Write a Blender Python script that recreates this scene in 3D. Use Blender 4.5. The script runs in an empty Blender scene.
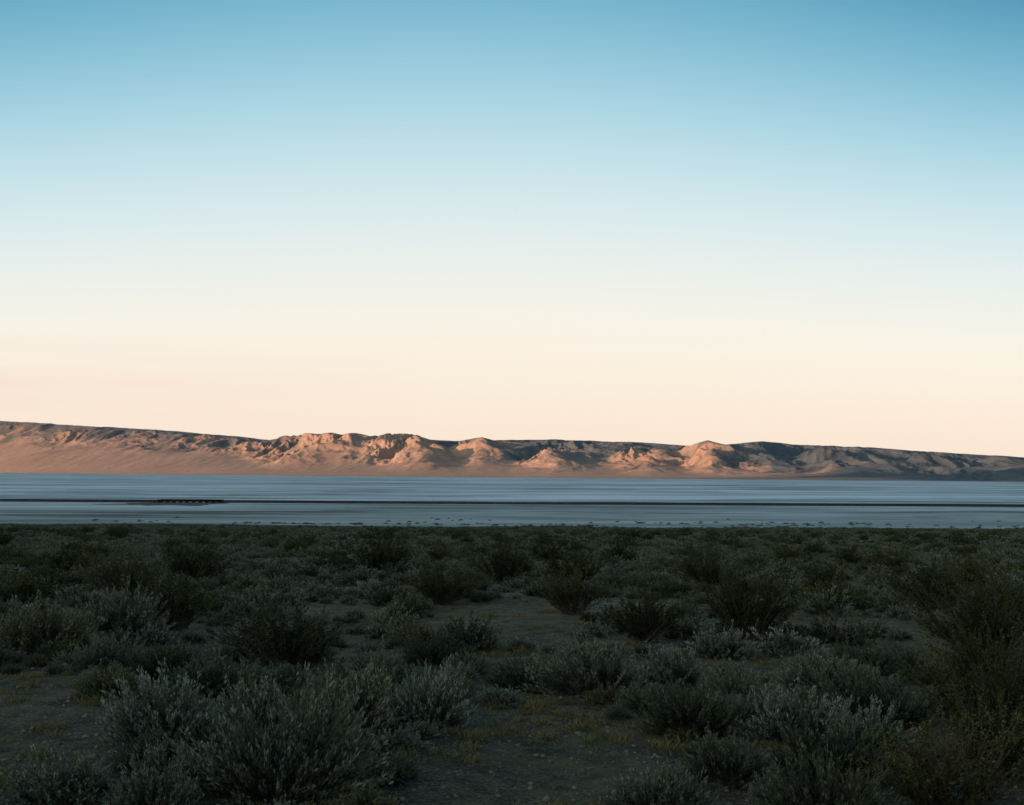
import bpy, math, numpy as np
from math import radians
rng = np.random.default_rng(11)
scene = bpy.context.scene
EYE = 1.8; SL = 0.043; LAKE = -12.0; F = 1081.0

# ------------------------------------------------------------------ noise
_P = np.random.default_rng(5).permutation(4096)
_G = np.random.default_rng(6).uniform(0, 2*np.pi, 4096)
def perlin(x, y):
    x = np.asarray(x, float); y = np.asarray(y, float)
    xi = np.floor(x).astype(np.int64); yi = np.floor(y).astype(np.int64)
    fx = x-xi; fy = y-yi
    def g(ix, iy, dx, dy):
        a = _G[_P[(_P[ix & 4095]+iy) & 4095]]
        return np.cos(a)*dx+np.sin(a)*dy
    u = fx*fx*fx*(fx*(fx*6-15)+10); v = fy*fy*fy*(fy*(fy*6-15)+10)
    a = g(xi, yi, fx, fy); b = g(xi+1, yi, fx-1, fy)
    c = g(xi, yi+1, fx, fy-1); d = g(xi+1, yi+1, fx-1, fy-1)
    return ((a*(1-u)+b*u)*(1-v)+(c*(1-u)+d*u)*v)*1.5
def fbm(x, y, o=4):
    s = 0; a = 1
    for i in range(o):
        s = s+a*perlin(x*2**i+17.3*i, y*2**i-9.1*i); a *= .5
    return s
def ridged(x, y, o=5, gain=.5):
    s = 0; a = 1; t = 0; w = 1
    for i in range(o):
        n = 1-np.abs(perlin(x*2.03**i+31.7*i, y*2.03**i+11.9*i))*1.6
        n = np.clip(n, 0, 1)**1.2*w
        s = s+a*n; t += a; a *= gain; w = np.clip(n*1.6+.25, 0, 1)
    return s/t
def sstep(a, b, x):
    t = np.clip((x-a)/(b-a), 0, 1); return t*t*(3-2*t)

def ground_h(x, y):
    x = np.asarray(x, float); y = np.asarray(y, float)
    r = np.hypot(x, y)
    z = -SL*np.clip(y, -4000, 278)-.009*np.clip(y-278, 0, 110)
    z = z+.05*fbm(x*.55, y*.55, 3)*sstep(1, 4, r)+.10*fbm(x*.12+4, y*.12, 2)*sstep(3, 9, r)
    z = z+.34*fbm(x*.016, y*.022+8, 4)*sstep(60, 220, r)
    return np.where(y > 420, np.minimum(z, LAKE-.5), z)

# ------------------------------------------------------------------ helpers
def mesh_from(name, verts, faces, mats=(), smooth=False, matidx=None, attrs=None):
    me = bpy.data.meshes.new(name)
    verts = np.asarray(verts, np.float32); faces = np.asarray(faces, np.int32)
    n = faces.shape[1]
    me.vertices.add(len(verts)); me.vertices.foreach_set("co", verts.ravel())
    me.loops.add(faces.size); me.loops.foreach_set("vertex_index", faces.ravel())
    me.polygons.add(len(faces))
    me.polygons.foreach_set("loop_start", np.arange(0, faces.size, n, dtype=np.int32))
    for m in mats: me.materials.append(m)
    if matidx is not None: me.polygons.foreach_set("material_index", np.asarray(matidx, np.int32))
    me.update(calc_edges=True)
    if smooth: me.polygons.foreach_set("use_smooth", np.ones(len(faces), bool))
    if attrs:
        for k, v in attrs.items():
            a = me.attributes.new(k, 'FLOAT', 'POINT'); a.data.foreach_set("value", np.asarray(v, np.float32))
    me.validate()
    return me
def add(name, me, parent=None):
    o = bpy.data.objects.new(name, me); scene.collection.objects.link(o)
    if parent: o.parent = parent
    return o
def grid_faces(nr, nc, wrap=False):
    i, j = np.meshgrid(np.arange(nr-1), np.arange(nc if wrap else nc-1), indexing='ij')
    i = i.ravel(); j = j.ravel(); j2 = (j+1) % nc
    return np.stack([i*nc+j, i*nc+j2, (i+1)*nc+j2, (i+1)*nc+j], 1)

class NT:
    def __init__(s, name, rough=.9):
        s.m = bpy.data.materials.new(name); s.m.use_nodes = True
        s.t = s.m.node_tree; s.b = s.t.nodes["Principled BSDF"]
        s.b.inputs["Roughness"].default_value = rough
        s.b.inputs["Specular IOR Level"].default_value = .15
    def n(s, ty, **k):
        nd = s.t.nodes.new(ty)
        for a, b in k.items(): setattr(nd, a, b)
        return nd
    def l(s, a, b): s.t.links.new(a, b)
    def noise(s, scale, detail=4, rough=.55, vec=None, dist=0):
        nd = s.n("ShaderNodeTexNoise"); nd.inputs["Scale"].default_value = scale
        nd.inputs["Detail"].default_value = detail; nd.inputs["Roughness"].default_value = rough
        nd.inputs["Distortion"].default_value = dist
        if vec: s.l(vec, nd.inputs["Vector"])
        return nd.outputs["Fac"]
    def ramp(s, fac, stops):
        r = s.n("ShaderNodeValToRGB"); e = r.color_ramp.elements
        while len(e) < len(stops): e.new(.5)
        for el, (p, c) in zip(e, stops):
            el.position = p; el.color = (*c, 1) if len(c) == 3 else c
        s.l(fac, r.inputs["Fac"]); return r.outputs["Color"]
    def mix(s, fac, a, b, mode='MIX'):
        m = s.n("ShaderNodeMix", data_type='RGBA', blend_type=mode)
        for v, i in ((fac, 0), (a, 6), (b, 7)):
            if hasattr(v, 'is_linked') or hasattr(v, 'links'): s.l(v, m.inputs[i])
            elif i == 0: m.inputs[0].default_value = v
            else: m.inputs[i].default_value = (*v, 1)
        return m.outputs[2]
    def bump(s, h, strength, dist):
        b = s.n("ShaderNodeBump"); b.inputs["Strength"].default_value = strength
        b.inputs["Distance"].default_value = dist; s.l(h, b.inputs["Height"])
        s.l(b.outputs[0], s.b.inputs["Normal"])
    def pos(s, sc=(1, 1, 1)):
        g = s.n("ShaderNodeNewGeometry"); m = s.n("ShaderNodeMapping"); m.inputs["Scale"].default_value = sc
        s.l(g.outputs["Position"], m.inputs["Vector"]); return m.outputs[0]
    def out(s, c): s.l(c, s.b.inputs["Base Color"]); return s.m

# ------------------------------------------------------------------ materials
def mat_ground():
    s = NT("desert_soil"); p = s.pos()
    base = s.ramp(s.noise(.35, 6, .6, p), [(.3, (.085, .075, .053)), (.5, (.13, .112, .078)), (.72, (.19, .16, .11))])
    speck = s.ramp(s.noise(38, 3, .7, p), [(.35, (.35, .35, .35)), (.5, (1, 1, 1)), (.66, (2.0, 2.0, 1.9))])
    c = s.mix(1, base, speck, 'MULTIPLY')
    litter = s.ramp(s.noise(3.2, 6, .7, p), [(.38, (.4, .4, .37)), (.54, (1, 1, 1))])
    c = s.mix(1, c, litter, 'MULTIPLY')
    moss = s.ramp(s.noise(1.1, 5, .65, p, .4), [(.52, (0, 0, 0)), (.68, (.8, .8, .8))])
    c = s.mix(moss, c, (.15, .125, .042))
    far = s.ramp(s.noise(.06, 5, .6, p), [(.4, (.8, .85, .8)), (.62, (1.3, 1.3, 1.2))])
    c = s.mix(1, c, far, 'MULTIPLY')
    # pale silt along the lake margin
    g = s.n("ShaderNodeNewGeometry"); x = s.n("ShaderNodeSeparateXYZ"); s.l(g.outputs["Position"], x.inputs[0])
    mr = s.n("ShaderNodeMapRange"); mr.inputs["From Min"].default_value = -11.1; mr.inputs["From Max"].default_value = -11.9
    s.l(x.outputs["Z"], mr.inputs["Value"])
    c = s.mix(mr.outputs[0], c, s.ramp(s.noise(.05, 6, .65, s.pos((.3, 1, 1))), [(.4, (.15, .17, .16)), (.6, (.30, .335, .325))]))
    h = s.mix(.5, s.noise(9, 6, .7, p), s.noise(45, 4, .7, p))
    s.bump(h, 1.0, .09)
    return s.out(c)
def mat_lake():
    s = NT("salt_crust", .8); p = s.pos((.35, 1, 1))
    a = s.ramp(s.noise(.012, 8, .68, p, .6), [(.34, (.22, .27, .28)), (.44, (.46, .545, .55)), (.53, (.66, .75, .76)), (.62, (.88, .92, .92))])
    d = s.ramp(s.noise(.03, 8, .7, s.pos((.16, 1, 1)), .3), [(.37, (.24, .26, .25)), (.46, (1, 1, 1))])
    c = s.mix(1, a, d, 'MULTIPLY')
    e = s.ramp(s.noise(.004, 6, .7, s.pos((.3, 1, 1)), .3), [(.38, (.66, .69, .69)), (.55, (1.08, 1.08, 1.08))])
    c = s.mix(1, c, e, 'MULTIPLY')
    g = s.n("ShaderNodeNewGeometry"); x = s.n("ShaderNodeSeparateXYZ"); s.l(g.outputs["Position"], x.inputs[0])
    mr = s.n("ShaderNodeMapRange"); mr.inputs["From Min"].default_value = 360; mr.inputs["From Max"].default_value = 640
    s.l(x.outputs["Y"], mr.inputs["Value"])
    f = s.n("ShaderNodeMath", operation='ADD'); nn = s.noise(.03, 5, .65, p); s.l(mr.outputs[0], f.inputs[0])
    q = s.n("ShaderNodeMath", operation='MULTIPLY_ADD'); s.l(nn, q.inputs[0]); q.inputs[1].default_value = 2.2; q.inputs[2].default_value = -1.1
    s.l(q.outputs[0], f.inputs[1]); f.use_clamp = True
    c = s.mix(f.outputs[0], s.mix(1, c, (.52, .53, .50), 'MULTIPLY'), c)
    return s.out(c)
def mat_hill():
    s = NT("hill_rock"); p = s.pos()
    a = s.ramp(s.noise(.0022, 6, .6, p), [(.3, (.45, .275, .19)), (.7, (.53, .345, .25))])
    fine = s.ramp(s.noise(.03, 6, .7, p), [(.3, (.78, .78, .78)), (.7, (1.08, 1.08, 1.08))])
    a = s.mix(1, a, fine, 'MULTIPLY')
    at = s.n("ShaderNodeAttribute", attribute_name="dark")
    dk = s.ramp(s.noise(.006, 6, .65, p), [(.3, (.075, .10, .112)), (.7, (.135, .155, .165))])  # dark rock and scrub, plus bluish shade and haze put into the colour
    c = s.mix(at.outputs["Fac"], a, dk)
    s.bump(s.noise(.02, 8, .7, p), .4, 10)
    return s.out(c)
def mat_leaf(name, cols, dark):
    s = NT(name, .85)
    oi = s.n("ShaderNodeObjectInfo"); g = s.n("ShaderNodeNewGeometry")
    c = s.ramp(oi.outputs["Random"], cols)
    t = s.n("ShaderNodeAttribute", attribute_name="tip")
    c = s.mix(t.outputs["Fac"], s.mix(1, c, dark, 'MULTIPLY'), c)  # paler new growth at tips; inner shade is also put into the leaf colour
    isl = s.ramp(g.outputs["Random Per Island"], [(0, (.4, .42, .4)), (1, (1.6, 1.58, 1.55))])
    return s.out(s.mix(1, c, isl, 'MULTIPLY'))
def mat_plain(name, a, b, sc=20):
    s = NT(name); return s.out(s.ramp(s.noise(sc, 4, .6, s.pos()), [(.3, a), (.7, b)]))

M_ground = mat_ground(); M_lake = mat_lake(); M_hill = mat_hill()
M_sage = mat_leaf("sagebrush_leaf", [(0, (.05, .066, .035)), (.25, (.095, .118, .072)), (.5, (.15, .18, .125)), (.8, (.225, .255, .195)), (1, (.15, .145, .06))], (.13, .125, .10))
M_creo = mat_leaf("creosote_leaf", [(0, (.03, .038, .013)), (.5, (.05, .057, .019)), (1, (.09, .086, .028))], (.45, .45, .4))
M_dry = mat_leaf("dry_grass_blade", [(0, (.17, .145, .05)), (.5, (.23, .19, .075)), (1, (.13, .125, .045))], (.6, .55, .5))
M_twig = mat_plain("grey_twig", (.05, .043, .034), (.13, .112, .09))
M_stone = mat_plain("stone", (.07, .064, .052), (.24, .215, .175), 6)
M_ballast = mat_plain("railway_ballast", (.03, .027, .024), (.085, .075, .065), .6)
M_timber = mat_plain("creosoted_timber", (.012, .010, .008), (.03, .025, .02), 5)
M_steel = mat_plain("rail_steel", (.06, .04, .03), (.12, .09, .07), 10)
M_trestle_shade = mat_plain("painted_trestle_shade", (.04, .042, .04), (.11, .115, .11), .25)  # dark tone painted for the shade below the trestle

# ------------------------------------------------------------------ ground sheet
NA, NR = 900, 430
r = np.geomspace(.4, 12000, NR); a = np.linspace(0, 2*np.pi, NA, endpoint=False)
R, A = np.meshgrid(r, a, indexing='ij'); X = R*np.sin(A); Y = R*np.cos(A)
V = np.stack([X, Y, ground_h(X, Y)], -1).reshape(-1, 3)
fc = grid_faces(NR, NA, True)
add("desert_ground", mesh_from("desert_ground", V, fc[:, ::-1], [M_ground], True))

xs = np.linspace(-9000, 9000, 60); ys = np.concatenate([np.linspace(240, 420, 4), np.geomspace(450, 9500, 50)])
XX, YY = np.meshgrid(xs, ys); V = np.stack([XX, YY, np.full_like(XX, LAKE)], -1).reshape(-1, 3)
add("dry_lake_bed", mesh_from("dry_lake_bed", V, grid_faces(len(ys), len(xs)), [M_lake], True))

# ------------------------------------------------------------------ hills
roll = .30
prof = np.array([(-300, 412), (-150, 416), (0, 421), (50, 424), (100, 427), (180, 432), (240, 437), (270, 440), (300, 438), (350, 437), (400, 438), (450, 440),
                 (500, 440), (560, 440.5), (640, 443), (690, 446), (740, 444), (770, 443), (800, 446), (860, 448), (940, 453), (1024, 458), (1150, 463), (1400, 470)], float)
env = np.array([(-300, 411), (-150, 415), (0, 420), (50, 423), (100, 426), (180, 431), (240, 436.5), (270, 440), (284, 436), (300, 432.5), (318, 434), (332, 432.5), (342, 435), (352, 432.5), (372, 436), (388, 433.5), (400, 432.5),
                (414, 434), (430, 440), (455, 441), (470, 439.5), (482, 437), (494, 440.5), (520, 440), (560, 439.5), (640, 442.5), (690, 446), (700, 442.5), (708, 440.5), (716, 443), (726, 445), (740, 443.5), (762, 441.5), (775, 442.5), (800, 445), (860, 447), (940, 452.5), (1024, 457.5), (1150, 462), (1400, 469)], float)
tstart = np.array([(-300, .62), (0, .62), (180, .60), (260, .50), (300, .40), (450, .42), (560, .38), (640, .32), (700, .24), (800, .16), (1400, .12)], float)
fbaj = np.array([(-300, .86), (0, .86), (200, .84), (300, .74), (450, .70), (600, .62), (700, .50), (1024, .35), (1400, .35)], float)
NCa, NRt = 2200, 470
az = np.linspace(radians(-37), radians(37), NCa); pxa = 512+F*np.tan(az)
yh = 474+(pxa-512)*math.tan(radians(roll))
gap = np.clip(2.0+3.2*pxa/1024, 1.5, 7)
B = 13.8*F/gap/np.cos(az)
C = B+3000
crest = EYE+(yh-np.interp(pxa, prof[:, 0], prof[:, 1]))/F*C*np.cos(az)
ts = np.interp(pxa, tstart[:, 0], tstart[:, 1]); fb = np.interp(pxa, fbaj[:, 0], fbaj[:, 1])
t = np.concatenate([np.linspace(-.02, 1.2, NRt-40), np.linspace(1.22, 3, 40)])
T, AZ = np.meshgrid(t, az, indexing='ij'); D = B+T*3000; HX = D*np.sin(AZ); HY = D*np.cos(AZ); PX = np.broadcast_to(pxa, T.shape)
cz = crest-LAKE
Tc = np.clip(T, 0, 1)
baj = np.where(T > 1, cz*fb, cz*fb*(.5*Tc+.5*Tc**1.5))
wx = HX+110*fbm(HX/700, HY/700, 3); wy = HY+110*fbm(HX/700+40, HY/700+9, 3)
rg = ridged(wx/430, wy/760, 5, .48); rg2 = ridged(wx/190+7, wy/300+3, 4, .48); rg3 = ridged(wx/95+3, wy/150+1, 3, .5)
up = sstep(ts, 1.0, T)
h = baj+(cz*(1-fb))*up
mask = sstep(ts-.10, ts+.24, T+.09*fbm(HX/500, HY/500, 3))*(1-.85*sstep(.88, 1.0, T))
amp = np.interp(pxa, [-300, 0, 230, 285, 320, 430, 500, 690, 800, 1024, 1400], [52, 52, 56, 100, 102, 94, 74, 70, 74, 60, 50])
h = h+mask*amp*((rg-.42)*.95+(rg2-.42)*.42+(rg3-.4)*.10)
h = h+sstep(.02, .3, T)*(1-mask)*3.5*ridged(HX/150, HY/700, 3)
bumps = [(292, 441, 24, .5), (332, 438, 30, .58), (352, 437, 22, .62), (400, 438, 30, .56), (420, 443, 24, .48), (482, 441, 18, .64),
         (560, 452, 26, .45), (655, 456, 24, .42), (708, 443, 17, .5), (730, 449, 30, .45), (765, 447, 26, .55), (850, 456, 30, .42)]
for bx, by, bw, bt in bumps:
    k = np.argmin(abs(pxa-bx)); db = B[k]+bt*3000
    tgt = EYE+(yh[k]-by)/F*db*math.cos(az[k])-LAKE
    j = np.argmin(abs(t-bt)); base = float(np.median(h[j-6:j+6, max(k-40, 0):k+40]))
    g = np.exp(-np.abs((PX-bx+18*(rg2-.5))/bw)**2-np.abs((T-bt)/.2)**2)
    h = h+np.clip(tgt-base, 8, 70)*g*(.45+.75*rg+.2*rg2)
cap = EYE+(yh-np.interp(pxa, env[:, 0], env[:, 1]))/F*D*np.cos(AZ)-LAKE+2.5*fbm(HX/130, HY/130, 2)
ov = h-cap+6
h = np.where((ov > 0) & (T > .1), h-ov+6*(1-np.exp(-np.maximum(ov, 0)/6.)), h)
h = h-np.where(T > 1, (T-1)*40, 0)
h = np.where(T < 0, T*500, h)
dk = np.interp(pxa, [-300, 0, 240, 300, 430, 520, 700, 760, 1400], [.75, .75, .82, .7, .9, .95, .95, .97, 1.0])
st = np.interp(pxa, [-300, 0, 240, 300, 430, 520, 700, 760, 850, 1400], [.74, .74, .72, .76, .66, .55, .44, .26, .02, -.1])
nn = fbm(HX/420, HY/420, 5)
dark = dk*sstep(-.15, .15, (T-st)+.24*nn-.25*(rg2-.45)*mask)  # dark scarp and back range; shade of the right hills painted in
V = np.stack([HX, HY, LAKE+h], -1).reshape(-1, 3)
fc = grid_faces(NRt, NCa)
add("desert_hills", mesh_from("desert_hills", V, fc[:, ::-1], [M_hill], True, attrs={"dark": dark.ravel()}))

# ------------------------------------------------------------------ sun + unseen ridge added behind / left of viewer, shaped to shade the valley
SE = 6.0; SA = 62.0
L = np.array([math.sin(radians(SA)), math.cos(radians(SA))]); N = np.array([L[1], -L[0]])
te = math.tan(radians(SE)); RB = 3000.
zsh = np.interp(pxa, [-300, 560, 640, 700, 740, 800, 900, 1024, 1400], [-16, -14, -6, 22, 65, 120, 190, 230, 240])
Pb = np.stack([B*np.sin(az), B*np.cos(az)], 1)
s_b = Pb@N; d_b = RB+Pb@L; H_b = zsh+d_b*te
o = np.argsort(s_b); s_b = s_b[o]; H_b = H_b[o]
ss = np.linspace(-8400, 7000, 500); Hs = np.interp(ss, s_b, H_b)
Hs = np.where(ss > s_b[-1], H_b[-1]*.97, Hs)
Hs = np.where(ss > -1200, H_b[-1]*.97*(1-.4*sstep(-1200, 1500, ss)), Hs)
u = np.linspace(-1, 1, 41)
S, U = np.meshgrid(ss, u, indexing='ij'); off = -RB+U*900
MX = off*L[0]+S*N[0]; MY = off*L[1]+S*N[1]
sl = (1-np.abs(U))
MZ = -30+(Hs[:, None]+30)*sl**.9*(1-.3*(1-sl)*ridged(MX/800, MY/800, 4))
MZ = MZ+np.where(sl > .97, 7*fbm(MX/300, MY/300, 3), 0)
me = mesh_from("shading_ridge", np.stack([MX, MY, MZ], -1).reshape(-1, 3), grid_faces(500, 41), [M_hill], True, attrs={"dark": np.full(MX.size, .6)})
add("shading_ridge", me)

sun = bpy.data.lights.new("sun", 'SUN'); sun.energy = 4.6; sun.angle = radians(.5); sun.color = (1, .60, .41)
so = add("sun", sun)
from mathutils import Vector, Matrix
dirv = Vector((L[0]*math.cos(radians(SE)), L[1]*math.cos(radians(SE)), -math.sin(radians(SE))))
so.rotation_euler = dirv.to_track_quat('-Z', 'Y').to_euler()

# ------------------------------------------------------------------ railway on embankment with trestle
RY = 497.; BH = .80
def box(vs, fs, x0, x1, y0, y1, z0, z1):
    b = len(vs)
    vs += [(x0, y0, z0), (x1, y0, z0), (x1, y1, z0), (x0, y1, z0), (x0, y0, z1), (x1, y0, z1), (x1, y1, z1), (x0, y1, z1)]
    fs += [(b, b+3, b+2, b+1), (b+4, b+5, b+6, b+7), (b, b+1, b+5, b+4), (b+1, b+2, b+6, b+5), (b+2, b+3, b+7, b+6), (b+3, b, b+4, b+7)]
rail = bpy.data.objects.new("railway_line", None); scene.collection.objects.link(rail)
def embank(x0, x1):
    n = int((x1-x0)/3)+2; xx = np.linspace(x0, x1, n)
    cross = [(-3.8, -.1), (-2.1, BH-.12), (-1.5, BH), (1.5, BH), (2.1, BH-.12), (3.8, -.1)]
    P = []
    for i, (cy, czz) in enumerate(cross):
        j = .5*perlin(xx*.13+i*7, xx*0+i+.4) if i in (0, 1, 4, 5) else 0*xx
        k = .3*perlin(xx*.05, xx*0+i*3.3+.3)-.1 if i in (1, 4) else 0*xx
        P.append(np.stack([xx, RY+cy+j, LAKE+czz+k], 1))
    return mesh_from("embankment", np.concatenate(P), grid_faces(6, n)[:, ::-1], [M_ballast])
add("embankment_west", embank(-900, -161), rail); add("embankment_east", embank(-133, 900), rail)
vs, fs = [], []
for x in np.arange(-260, 260, .6): box(vs, fs, x, x+.24, RY-1.3, RY+1.3, LAKE+BH+.01, LAKE+BH+.15)
add("sleepers", mesh_from("sleepers", vs, fs, [M_timber]), rail)
vs, fs = [], []
for yy in (-.75, .72): box(vs, fs, -900, 900, RY+yy, RY+yy+.07, LAKE+BH+.155, LAKE+BH+.32)
add("rails", mesh_from("rails", vs, fs, [M_steel]), rail)
tre = bpy.data.objects.new("railway_trestle", None); scene.collection.objects.link(tre)
vs, fs = [], []
for yy in (-1.9, -.6, .5, 1.6): box(vs, fs, -162, -132, RY+yy, RY+yy+.35, LAKE+.3, LAKE+BH)
add("stringers", mesh_from("stringers", vs, fs, [M_timber]), tre)
vs, fs = [], []
for x in np.linspace(-160.5, -133.5, 10):
    for yy in (-1.8, -.55, .55, 1.7): box(vs, fs, x-.2, x+.2, RY+yy-.15, RY+yy+.2, LAKE-1.5, LAKE+.1)
    box(vs, fs, x-.25, x+.25, RY-2.3, RY+2.3, LAKE+.102, LAKE+.295)
for x in (-162.6, -131.8): box(vs, fs, x-.3, x+.3, RY-3.2, RY+3.2, LAKE-.5, LAKE+BH-.05)
add("bents", mesh_from("bents", vs, fs, [M_timber]), tre)
vs, fs = [], []
for yy in (-2.4, 2.3):
    for x in np.linspace(-161, -133, 6): box(vs, fs, x-.09, x+.09, RY+yy, RY+yy+.12, LAKE+.5, LAKE+1.35)
    box(vs, fs, -161.5, -132.5, RY+yy+.13, RY+yy+.2, LAKE+1.05, LAKE+1.35)
add("guard_rail", mesh_from("guard_rail", vs, fs, [M_timber]), tre)
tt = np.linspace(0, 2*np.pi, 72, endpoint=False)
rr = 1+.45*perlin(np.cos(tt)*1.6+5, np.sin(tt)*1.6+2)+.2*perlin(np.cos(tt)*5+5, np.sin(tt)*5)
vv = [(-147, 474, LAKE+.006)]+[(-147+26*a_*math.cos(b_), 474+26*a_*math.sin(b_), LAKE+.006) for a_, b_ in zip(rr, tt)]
add("trestle_shade_patch", mesh_from("trestle_shade_patch", vv, [(0, 1+i, 1+(i+1) % 72) for i in range(72)], [M_trestle_shade]))  # added dark sheet, painted stand-in for shade below the trestle

# ------------------------------------------------------------------ plants
def norm(v): return v/np.maximum(np.linalg.norm(v, axis=-1, keepdims=True), 1e-9)
def quads(p, d, length, width, rg):
    n = len(p); rv = norm(rg.normal(size=(n, 3))); s = norm(np.cross(d, rv))*width[:, None]*.5
    e = p+d*length[:, None]; m = p+d*length[:, None]*.55
    return np.stack([p-s*.35, p+s*.35, m+s, e, m-s], 1)
def bush(name, kind, stems, leaves, lw, ll, seed, jit=.009):
    g = np.random.default_rng(seed)
    nl = 9; cd = norm(np.stack([g.normal(size=nl), g.normal(size=nl), g.uniform(.1, 1, nl)], 1))
    ph = g.uniform(0, 2*np.pi, stems)
    if kind == 'sage': th = np.arccos(1-g.uniform(0, 1, stems)**.8*.93)
    else: th = radians(5)+radians(50)*g.uniform(0, 1, stems)**.7
    d = np.stack([np.sin(th)*np.cos(ph), np.sin(th)*np.sin(ph), np.cos(th)], 1)
    lump = 1+.48*((np.clip(d@cd.T, 0, 1)**8)@g.uniform(-.9, 1, nl))+g.normal(0, .13, stems)
    lump = np.clip(lump, .45, 1.45)
    if kind == 'sage': tip = d*.5*lump[:, None]
    else: tip = d*.64*lump[:, None]*g.uniform(.6, 1.1, stems)[:, None]
    bs = np.stack([g.normal(0, .05, stems), g.normal(0, .05, stems), np.full(stems, -.02)], 1)
    def curve(t, i):
        hz = t**.85; vz = t**1.35 if kind == 'sage' else t**1.1
        return bs[i]+(tip[i]-bs[i])*np.stack([hz, hz, vz], -1)
    if kind == 'sage':
        i = np.repeat(np.arange(stems), leaves); t = g.uniform(.30, 1.0, len(i))**.7
        p = curve(t, i)+g.normal(0, jit, (len(i), 3))
        sd = norm(curve(np.minimum(t+.05, 1.05), i)-curve(t-.05, i))
        dd = norm(sd*1.0+np.array([0, 0, .45])+g.normal(0, .36, (len(i), 3)))
    else:
        sub = 8; i = np.repeat(np.arange(stems), sub*leaves); tb = np.repeat(g.uniform(.35, 1.0, stems*sub), leaves)
        sdv = norm(np.repeat(norm(tip), sub, 0)*1.2+g.normal(0, .5, (stems*sub, 3))+np.array([0, 0, .35])); slen = g.uniform(.05, .17, stems*sub)
        q = g.uniform(.1, 1, len(i))
        p = curve(tb, i)+np.repeat(sdv*slen[:, None], leaves, 0)*q[:, None]+g.normal(0, .006, (len(i), 3))
        dd = norm(np.repeat(sdv, leaves, 0)+g.normal(0, .7, (len(i), 3)))
    p[:, 2] = np.maximum(p[:, 2], .005)
    L5 = quads(p, dd, ll*g.uniform(.6, 1.4, len(i)), lw*g.uniform(.7, 1.3, len(i)), g)
    V = [L5.reshape(-1, 3)]; n = len(i); idx = np.arange(n)[:, None]*5
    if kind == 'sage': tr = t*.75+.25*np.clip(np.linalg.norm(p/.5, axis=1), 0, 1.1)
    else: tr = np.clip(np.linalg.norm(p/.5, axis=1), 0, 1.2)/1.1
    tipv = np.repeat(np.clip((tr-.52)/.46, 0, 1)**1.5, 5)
    lq = idx+np.array([0, 1, 2, 4]); tris = idx+np.array([4, 2, 3])
    K = 6; tk = np.linspace(0, 1, K)
    si = np.arange(stems); cp = np.stack([curve(np.full(stems, k), si) for k in tk], 1)
    w = (.007 if kind != 'sage' else .004)*(1-.7*tk)[None, :, None]
    off = len(V[0]); SF = []
    for ax in range(2):
        hv = np.stack([-np.sin(ph), np.cos(ph), np.zeros(stems)], 1)
        sv = norm(hv) if ax == 0 else norm(np.cross(d, hv))
        a_ = cp-sv[:, None]*w; b_ = cp+sv[:, None]*w
        vv = np.stack([a_, b_], 2).reshape(-1, 3); V.append(vv)
        b0 = off+np.arange(stems)[:, None]*K*2+np.arange(K-1)[None, :]*2
        SF.append(np.stack([b0, b0+1, b0+3, b0+2], -1).reshape(-1, 4)); off += len(vv)
    V = np.concatenate(V); SFa = np.concatenate(SF)
    tipv = np.concatenate([tipv, np.zeros(len(V)-len(tipv))])
    me = bpy.data.meshes.new(name)
    q = np.concatenate([lq, SFa]); nq = len(q); nt = len(tris)
    me.vertices.add(len(V)); me.vertices.foreach_set("co", V.astype(np.float32).ravel())
    loops = np.concatenate([q.ravel(), tris.ravel()]).astype(np.int32)
    me.loops.add(len(loops)); me.loops.foreach_set("vertex_index", loops)
    me.polygons.add(nq+nt); me.polygons.foreach_set("loop_start", np.concatenate([np.arange(nq)*4, nq*4+np.arange(nt)*3]).astype(np.int32))
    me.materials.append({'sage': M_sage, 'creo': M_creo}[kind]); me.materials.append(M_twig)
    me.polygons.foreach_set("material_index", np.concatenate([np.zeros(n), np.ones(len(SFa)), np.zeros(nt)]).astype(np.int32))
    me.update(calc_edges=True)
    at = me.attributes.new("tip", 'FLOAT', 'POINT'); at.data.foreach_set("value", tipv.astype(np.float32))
    return me
def tuft(name, seed, n=70):
    g = np.random.default_rng(seed)
    p = np.stack([g.normal(0, .05, n), g.normal(0, .05, n), np.zeros(n)], 1)
    d = norm(np.stack([g.normal(0, .45, n), g.normal(0, .45, n), np.ones(n)], 1))
    L5 = quads(p, d, g.uniform(.04, .13, n), np.full(n, .006), g)
    V = L5.reshape(-1, 3); idx = np.arange(n)[:, None]*5
    f = np.concatenate([idx+np.array([0, 1, 2]), idx+np.array([0, 2, 4]), idx+np.array([4, 2, 3])])
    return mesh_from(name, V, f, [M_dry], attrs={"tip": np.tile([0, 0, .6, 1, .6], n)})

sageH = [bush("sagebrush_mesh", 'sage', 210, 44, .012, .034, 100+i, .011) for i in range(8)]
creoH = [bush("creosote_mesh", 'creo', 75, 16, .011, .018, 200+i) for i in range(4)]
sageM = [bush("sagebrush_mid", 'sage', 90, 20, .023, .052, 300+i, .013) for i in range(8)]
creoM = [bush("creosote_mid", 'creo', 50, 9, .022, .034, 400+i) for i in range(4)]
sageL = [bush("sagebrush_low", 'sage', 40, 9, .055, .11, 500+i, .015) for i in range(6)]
tufts = [tuft("grass_tuft", 600+i) for i in range(4)]

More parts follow.
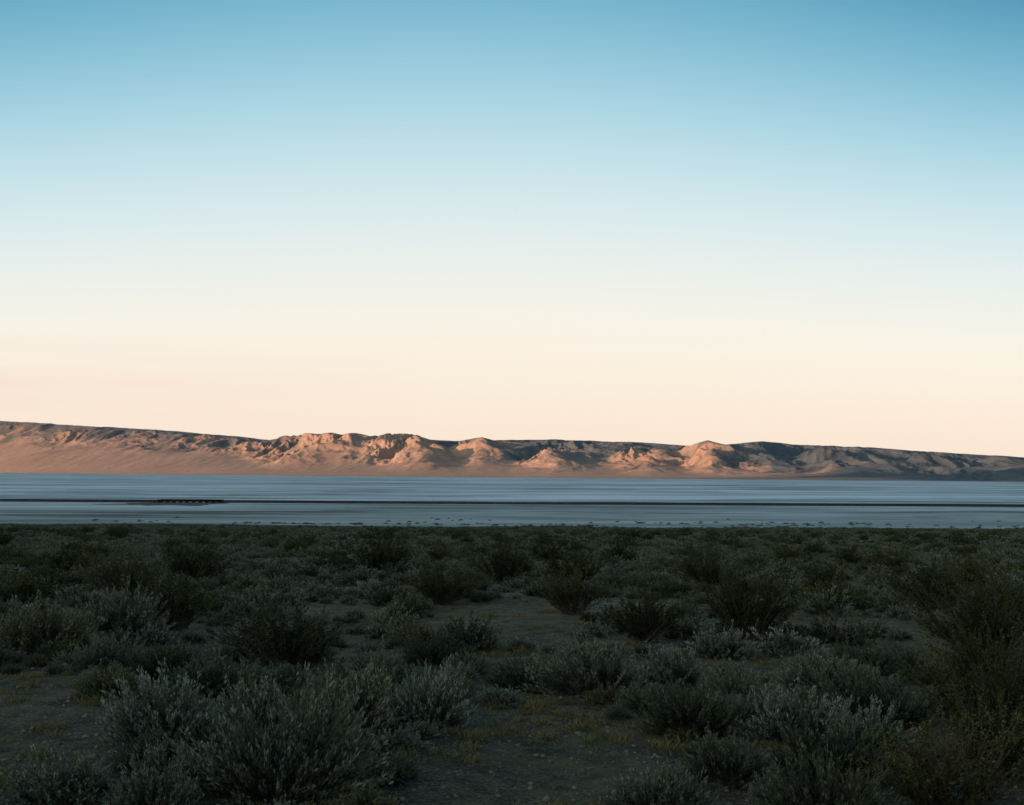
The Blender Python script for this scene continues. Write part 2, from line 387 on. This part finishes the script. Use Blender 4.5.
def scatter(name, meshes, P, S, rz, idx):
    col = bpy.data.collections.new(name+"_source")
    for k, m in enumerate(meshes):
        o = bpy.data.objects.new("%s_%02d" % (name+"_src", k), m); col.objects.link(o)
    me = bpy.data.meshes.new(name); n = len(P); me.vertices.add(n)
    me.vertices.foreach_set("co", P.astype(np.float32).ravel())
    a = me.attributes.new("scl", 'FLOAT_VECTOR', 'POINT'); a.data.foreach_set("vector", S.astype(np.float32).ravel())
    rot = np.stack([rng.normal(0, .06, n), rng.normal(0, .06, n), rz], 1)
    a = me.attributes.new("rot", 'FLOAT_VECTOR', 'POINT'); a.data.foreach_set("vector", rot.astype(np.float32).ravel())
    a = me.attributes.new("idx", 'INT', 'POINT'); a.data.foreach_set("value", idx.astype(np.int32))
    ob = add(name, me)
    ng = bpy.data.node_groups.new(name+"_scatter", 'GeometryNodeTree')
    ng.interface.new_socket("Geometry", in_out='INPUT', socket_type='NodeSocketGeometry')
    ng.interface.new_socket("Geometry", in_out='OUTPUT', socket_type='NodeSocketGeometry')
    N_ = ng.nodes; gi = N_.new("NodeGroupInput"); go = N_.new("NodeGroupOutput")
    ip = N_.new("GeometryNodeInstanceOnPoints"); ci = N_.new("GeometryNodeCollectionInfo")
    ci.inputs["Collection"].default_value = col; ci.inputs["Separate Children"].default_value = True; ci.inputs["Reset Children"].default_value = True
    ip.inputs["Pick Instance"].default_value = True
    def na(nm, ty):
        x = N_.new("GeometryNodeInputNamedAttribute"); x.data_type = ty; x.inputs["Name"].default_value = nm
        return [s for s in x.outputs if s.enabled and s.name == "Attribute"][0]
    ng.links.new(gi.outputs[0], ip.inputs["Points"]); ng.links.new(ci.outputs[0], ip.inputs["Instance"])
    ng.links.new(na("idx", 'INT'), ip.inputs["Instance Index"])
    ng.links.new(na("scl", 'FLOAT_VECTOR'), ip.inputs["Scale"])
    e2 = N_.new("FunctionNodeEulerToRotation"); ng.links.new(na("rot", 'FLOAT_VECTOR'), e2.inputs[0]); ng.links.new(e2.outputs[0], ip.inputs["Rotation"])
    ng.links.new(ip.outputs[0], go.inputs[0])
    md = ob.modifiers.new("scatter", 'NODES'); md.node_group = ng
    return ob

# individually placed plants (metres: x, y, width, height)
SAGE = [(-1.51, 7.2, 1.1, .58), (-2.65, 8.6, .9, .46), (-1.42, 9.4, 1.0, .52), (-.72, 9.7, .72, .5), (-2.96, 10.9, 1.1, .48), (-1.5, 11.8, 1.05, .46),
        (-6.3, 14.7, 1.5, .66), (-4.7, 12.8, .9, .42), (-6.1, 16.9, 1.4, .7), (.96, 11.8, 1.2, .53), (.2, 12.1, .8, .35), (1.57, 9.5, .85, .46),
        (.95, 6.95, .75, .38), (1.9, 6.6, .8, .42), (2.45, 9.3, .9, .43), (3.2, 11.4, .95, .42), (2.25, 10.9, .65, .34), (3.3, 9.9, 1.05, .48), (-2.15, 6.6, .5, .28),
        (1.55, 7.9, .65, .34), (2.3, 8.0, .85, .42), (-2.1, 9.2, .75, .38), (-.9, 13.6, .9, .4), (-3.75, 11.9, .9, .42), (-2.1, 8.0, .6, .32),
        (1.9, 12.4, .9, .42), (-.7, 11.1, .7, .35), (-3.9, 10.6, .6, .3), (4.0, 12.5, 1.0, .5), (-2.3, 10.0, .6, .3), (2.9, 8.9, .7, .35), (1.35, 10.6, .55, .28)]
CREO = [(-2.73, 13.3, 1.9, .9), (-5.6, 18.2, 2.0, 1.05), (3.48, 16.0, 1.9, 1.4), (2.0, 16.3, 1.8, .9), (2.75, 7.0, 1.3, .62), (6.1, 14, 2.0, 1.0),
        (4.0, 9.0, 1.4, .75), (-.2, 30, 2.4, 1.3), (-8.5, 24, 2.4, 1.2), (8.6, 22, 2.4, 1.25), (-9, 31, 2.6, 1.3), (5.2, 29, 2.3, 1.3), (-4, 36, 2.5, 1.3), (3.5, 7.9, 1.3, .65), (5.0, 11.2, 1.6, .8), (4.6, 10.0, 1.3, .65), (7.6, 17, 2.2, 1.1), (1.2, 21, 2.0, .9), (-1.5, 24, 2.2, 1.0)]
placed = []
for k, (x, y, w, hh) in enumerate(SAGE):
    o = add("sagebrush", sageH[k % 8]); o.location = (x, y, float(ground_h(x, y))-.01)
    o.scale = (w*.98, w*.98, hh*1.95); o.rotation_euler = (0, 0, rng.uniform(0, 6.28)); placed.append((x, y, w*.45))
for k, (x, y, w, hh) in enumerate(CREO):
    o = add("creosote_bush", creoH[k % 4]); o.location = (x, y, float(ground_h(x, y))-.01)
    o.scale = (w*.85, w*.85, hh*1.5); o.rotation_euler = (0, 0, rng.uniform(0, 6.28)); placed.append((x, y, w*.35))
# open sandy clearings (x, y, rx, ry)
CLEAR = [(.3, 7.8, 1.05, 3.2), (-4.1, 8.2, 1.5, 3.0), (-5.6, 11.1, 1.4, 1.2), (-.2, 18, 1.5, 2.6), (-4.9, 14.9, .9, 1.4), (2.2, 13.6, 1.5, .9), (0, 0, 5.5, 5.9), (6, 19.5, 1.6, 1.8), (.3, 13.6, .8, .8), (-3.3, 21.5, 1.2, 2.0)]
def gen(n, y0, y1, half, smin, smax, pl, over, dens_noise):
    out = []; cell = {}
    def put(x, y, r_): cell.setdefault((int(x//2), int(y//2)), []).append((x, y, r_))
    for q in pl: put(*q)
    u_ = rng.uniform(0, 1, n); ys_ = np.sqrt(y0*y0+u_*(y1*y1-y0*y0))
    xs_ = rng.uniform(-1, 1, n)*(ys_*half+3); sz = smin+(smax-smin)*rng.beta(1.5, 3.0, n); nz = fbm(xs_*.16, ys_*.16, 2)
    for x, y, s_, z_ in zip(xs_, ys_, sz, nz):
        if z_ < dens_noise: continue
        if any(((x-a_)/b_)**2+((y-c_)/d_)**2 < 1 for a_, c_, b_, d_ in CLEAR): continue
        r_ = s_*.5; ok = True; ci, cj = int(x//2), int(y//2)
        for di in (-1, 0, 1):
            for dj in (-1, 0, 1):
                for (px, py, pr) in cell.get((ci+di, cj+dj), ()):
                    if (px-x)**2+(py-y)**2 < ((pr+r_)*over)**2: ok = False; break
                if not ok: break
            if not ok: break
        if ok: put(x, y, r_); out.append((x, y, s_))
    return np.array(out)
def do_scatter(name, meshes, G, hr):
    x, y, s_ = G.T; n = len(G); P = np.stack([x, y, ground_h(x, y)-.01], 1)
    hs = s_*rng.uniform(*hr, n)
    S = np.stack([s_, s_*rng.uniform(.85, 1.15, n), hs], 1)
    scatter(name, meshes, P, S, rng.uniform(0, 6.28, n), rng.integers(0, len(meshes), n))
G1 = gen(5000, 5.5, 26, .62, .2, 1.2, placed, .86, -.33)
near = G1[:, 1] < 15
do_scatter("desert_scrub", sageH, G1[near], (.7, 1.05))
do_scatter("desert_scrub.001", sageM, G1[~near], (.7, 1.05))
G2 = gen(19000, 26, 80, .62, .3, 1.35, [], .86, -.42)
do_scatter("desert_scrub.002", sageM, G2, (.6, .95))
G3 = gen(56000, 80, 268, .6, .5, 1.5, [], .88, -.45)
do_scatter("desert_scrub.003", sageL, G3, (.5, .85))
G4 = gen(620, 20, 150, .62, 1.2, 2.4, [], 1.2, -.1)
do_scatter("creosote_scrub", creoM, G4, (.5, .8))
# ragged, thinning edge of the scrub on the lake margin
n = 8000; x = rng.uniform(-260, 260, n); y = 264+rng.exponential(15, n); G5 = np.stack([x, y, rng.uniform(.4, 1.4, n)], 1)
G5 = G5[(fbm(x*.02, y*.05, 4)-(y-275)*.010 > rng.uniform(-.4, .3, n))]
P = np.stack([G5[:, 0], G5[:, 1], np.maximum(ground_h(G5[:, 0], G5[:, 1]), LAKE)], 1)
scatter("shore_scrub", sageL, P, np.stack([G5[:, 2]*1.2, G5[:, 2], G5[:, 2]*.6], 1), rng.uniform(0, 6.28, len(P)), rng.integers(0, 6, len(P)))
n = 6500; y = 5+24*rng.uniform(0, 1, n)**1.2; x = rng.uniform(-1, 1, n)*(y*.6+1); k = fbm(x*.7+3, y*.7, 3) > .1; x = x[k]; y = y[k]
s_ = rng.uniform(.3, 1.0, len(x))
scatter("dry_grass", tufts, np.stack([x, y, ground_h(x, y)], 1), np.stack([s_*1.3, s_*1.3, s_*.8], 1), rng.uniform(0, 6.28, len(x)), rng.integers(0, 4, len(x)))

# gravel
import bmesh
bm = bmesh.new(); bmesh.ops.create_icosphere(bm, subdivisions=1, radius=1); bm.verts.ensure_lookup_table()
iv = np.array([v.co[:] for v in bm.verts]); ifc = np.array([[v.index for v in f.verts] for f in bm.faces]); bm.free()
n = 26000; y = 4.5+14*rng.uniform(0, 1, n)**1.3; x = rng.uniform(-1, 1, n)*(y*.6+1)
sz = .004+.026*rng.uniform(0, 1, n)**6
W = iv[None]*sz[:, None, None]*rng.uniform(.6, 1.3, (n, 1, 3))*rng.uniform(.8, 1.2, (n, 12, 1)); W[:, :, 2] *= .7
W = W+np.stack([x, y, ground_h(x, y)+sz*.1], 1)[:, None]
add("gravel", mesh_from("gravel", W.reshape(-1, 3), (ifc[None]+np.arange(n)[:, None, None]*12).reshape(-1, 3), [M_stone]))

# ------------------------------------------------------------------ sky
w = bpy.data.worlds.new("World"); scene.world = w; w.use_nodes = True; nt = w.node_tree
bg = nt.nodes["Background"]
sky = nt.nodes.new("ShaderNodeTexSky"); sky.sky_type = 'NISHITA'; sky.sun_disc = False
sky.sun_elevation = radians(SE); sky.sun_rotation = radians(180+SA); sky.altitude = 600
tc = nt.nodes.new("ShaderNodeTexCoord"); sx = nt.nodes.new("ShaderNodeSeparateXYZ"); nt.links.new(tc.outputs["Generated"], sx.inputs[0])
def mth(op, a, b=None, c=None, clamp=False):
    m = nt.nodes.new("ShaderNodeMath"); m.operation = op; m.use_clamp = clamp
    for i, v in enumerate((a, b, c)):
        if v is None: continue
        if isinstance(v, (int, float)): m.inputs[i].default_value = v
        else: nt.links.new(v, m.inputs[i])
    return m.outputs[0]
dx = mth('ADD', sx.outputs[0], .04); k = mth('MULTIPLY_ADD', mth('MULTIPLY', dx, dx), 1.2, 1.0)
ez = mth('MULTIPLY', sx.outputs[2], k, clamp=True)
def lin(c): return tuple(((v/255+.055)/1.055)**2.4 if v/255 > .04045 else v/255/12.92 for v in c)
rp = nt.nodes.new("ShaderNodeValToRGB"); rp.color_ramp.interpolation = 'B_SPLINE'
stops = [(0, (250, 231, 212)), (.04, (253, 234, 215)), (.08, (255, 240, 222)), (.125, (253, 245, 230)), (.165, (246, 245, 236)), (.205, (234, 242, 239)), (.245, (219, 237, 240)), (.285, (200, 229, 237)), (.325, (178, 218, 232)), (.365, (153, 204, 223)), (.41, (124, 185, 210)), (.46, (90, 160, 191)), (.53, (60, 130, 166)), (.65, (42, 106, 144)), (1, (30, 80, 118))]
el = rp.color_ramp.elements
while len(el) < len(stops): el.new(.5)
for e, (p, c) in zip(el, stops): e.position = p; e.color = (*lin(c), 1)
nt.links.new(ez, rp.inputs[0])
mp = nt.nodes.new("ShaderNodeMapping"); mp.inputs["Scale"].default_value = (2.2, 2.2, 26); nt.links.new(tc.outputs["Generated"], mp.inputs[0])
nz = nt.nodes.new("ShaderNodeTexNoise"); nz.inputs["Scale"].default_value = 1.3; nz.inputs["Detail"].default_value = 5; nt.links.new(mp.outputs[0], nz.inputs["Vector"])
band = mth('MULTIPLY', mth('MULTIPLY_ADD', mth('ABSOLUTE', mth('SUBTRACT', sx.outputs[2], .075)), -22, 1.0, True), mth('MULTIPLY_ADD', sx.outputs[0], -2.4, -.12, True))
cf = mth('MULTIPLY', band, mth('MULTIPLY_ADD', nz.outputs["Fac"], 2.6, -.75, True))
cf = mth('MULTIPLY', cf, .8)
mx = nt.nodes.new("ShaderNodeMix"); mx.data_type = 'RGBA'; nt.links.new(cf, mx.inputs[0]); nt.links.new(rp.outputs[0], mx.inputs[6]); mx.inputs[7].default_value = (*lin((246, 219, 206)), 1)
sc = nt.nodes.new("ShaderNodeMix"); sc.data_type = 'RGBA'; sc.blend_type = 'MULTIPLY'; sc.inputs[0].default_value = 1; nt.links.new(sky.outputs[0], sc.inputs[6]); sc.inputs[7].default_value = (.12, .12, .12, 1)
m2 = nt.nodes.new("ShaderNodeMix"); m2.data_type = 'RGBA'; m2.inputs[0].default_value = .96; nt.links.new(sc.outputs[2], m2.inputs[6]); nt.links.new(mx.outputs[2], m2.inputs[7])
# brighter sunset half of the sky around the low sun (behind the viewer)
vd = nt.nodes.new("ShaderNodeVectorMath"); vd.operation = 'DOT_PRODUCT'; nt.links.new(tc.outputs["Generated"], vd.inputs[0]); sd = -dirv; vd.inputs[1].default_value = sd[:]
gl = mth('POWER', mth('MAXIMUM', vd.outputs["Value"], 0.0), 2.2)
gc = nt.nodes.new("ShaderNodeMix"); gc.data_type = 'RGBA'; gc.blend_type = 'ADD'; nt.links.new(gl, gc.inputs[0]); nt.links.new(m2.outputs[2], gc.inputs[6]); gc.inputs[7].default_value = (1.1, 1.0, .74, 1)
nt.links.new(gc.outputs[2], bg.inputs[0]); bg.inputs[1].default_value = 1.0

# ------------------------------------------------------------------ camera
cd = bpy.data.cameras.new("camera"); cd.lens = 38; cd.sensor_width = 36; cd.clip_start = .1; cd.clip_end = 60000
cam = add("camera", cd); cam.location = (0, 0, EYE)
cam.rotation_euler = (Matrix.Rotation(radians(90+3.78), 3, 'X') @ Matrix.Rotation(radians(roll), 3, 'Z')).to_euler()
scene.camera = cam
scene.view_settings.view_transform = 'Standard'; scene.view_settings.look = 'None'; scene.view_settings.exposure = 0
print("counts", len(G1), len(G2), len(G3), len(G4))
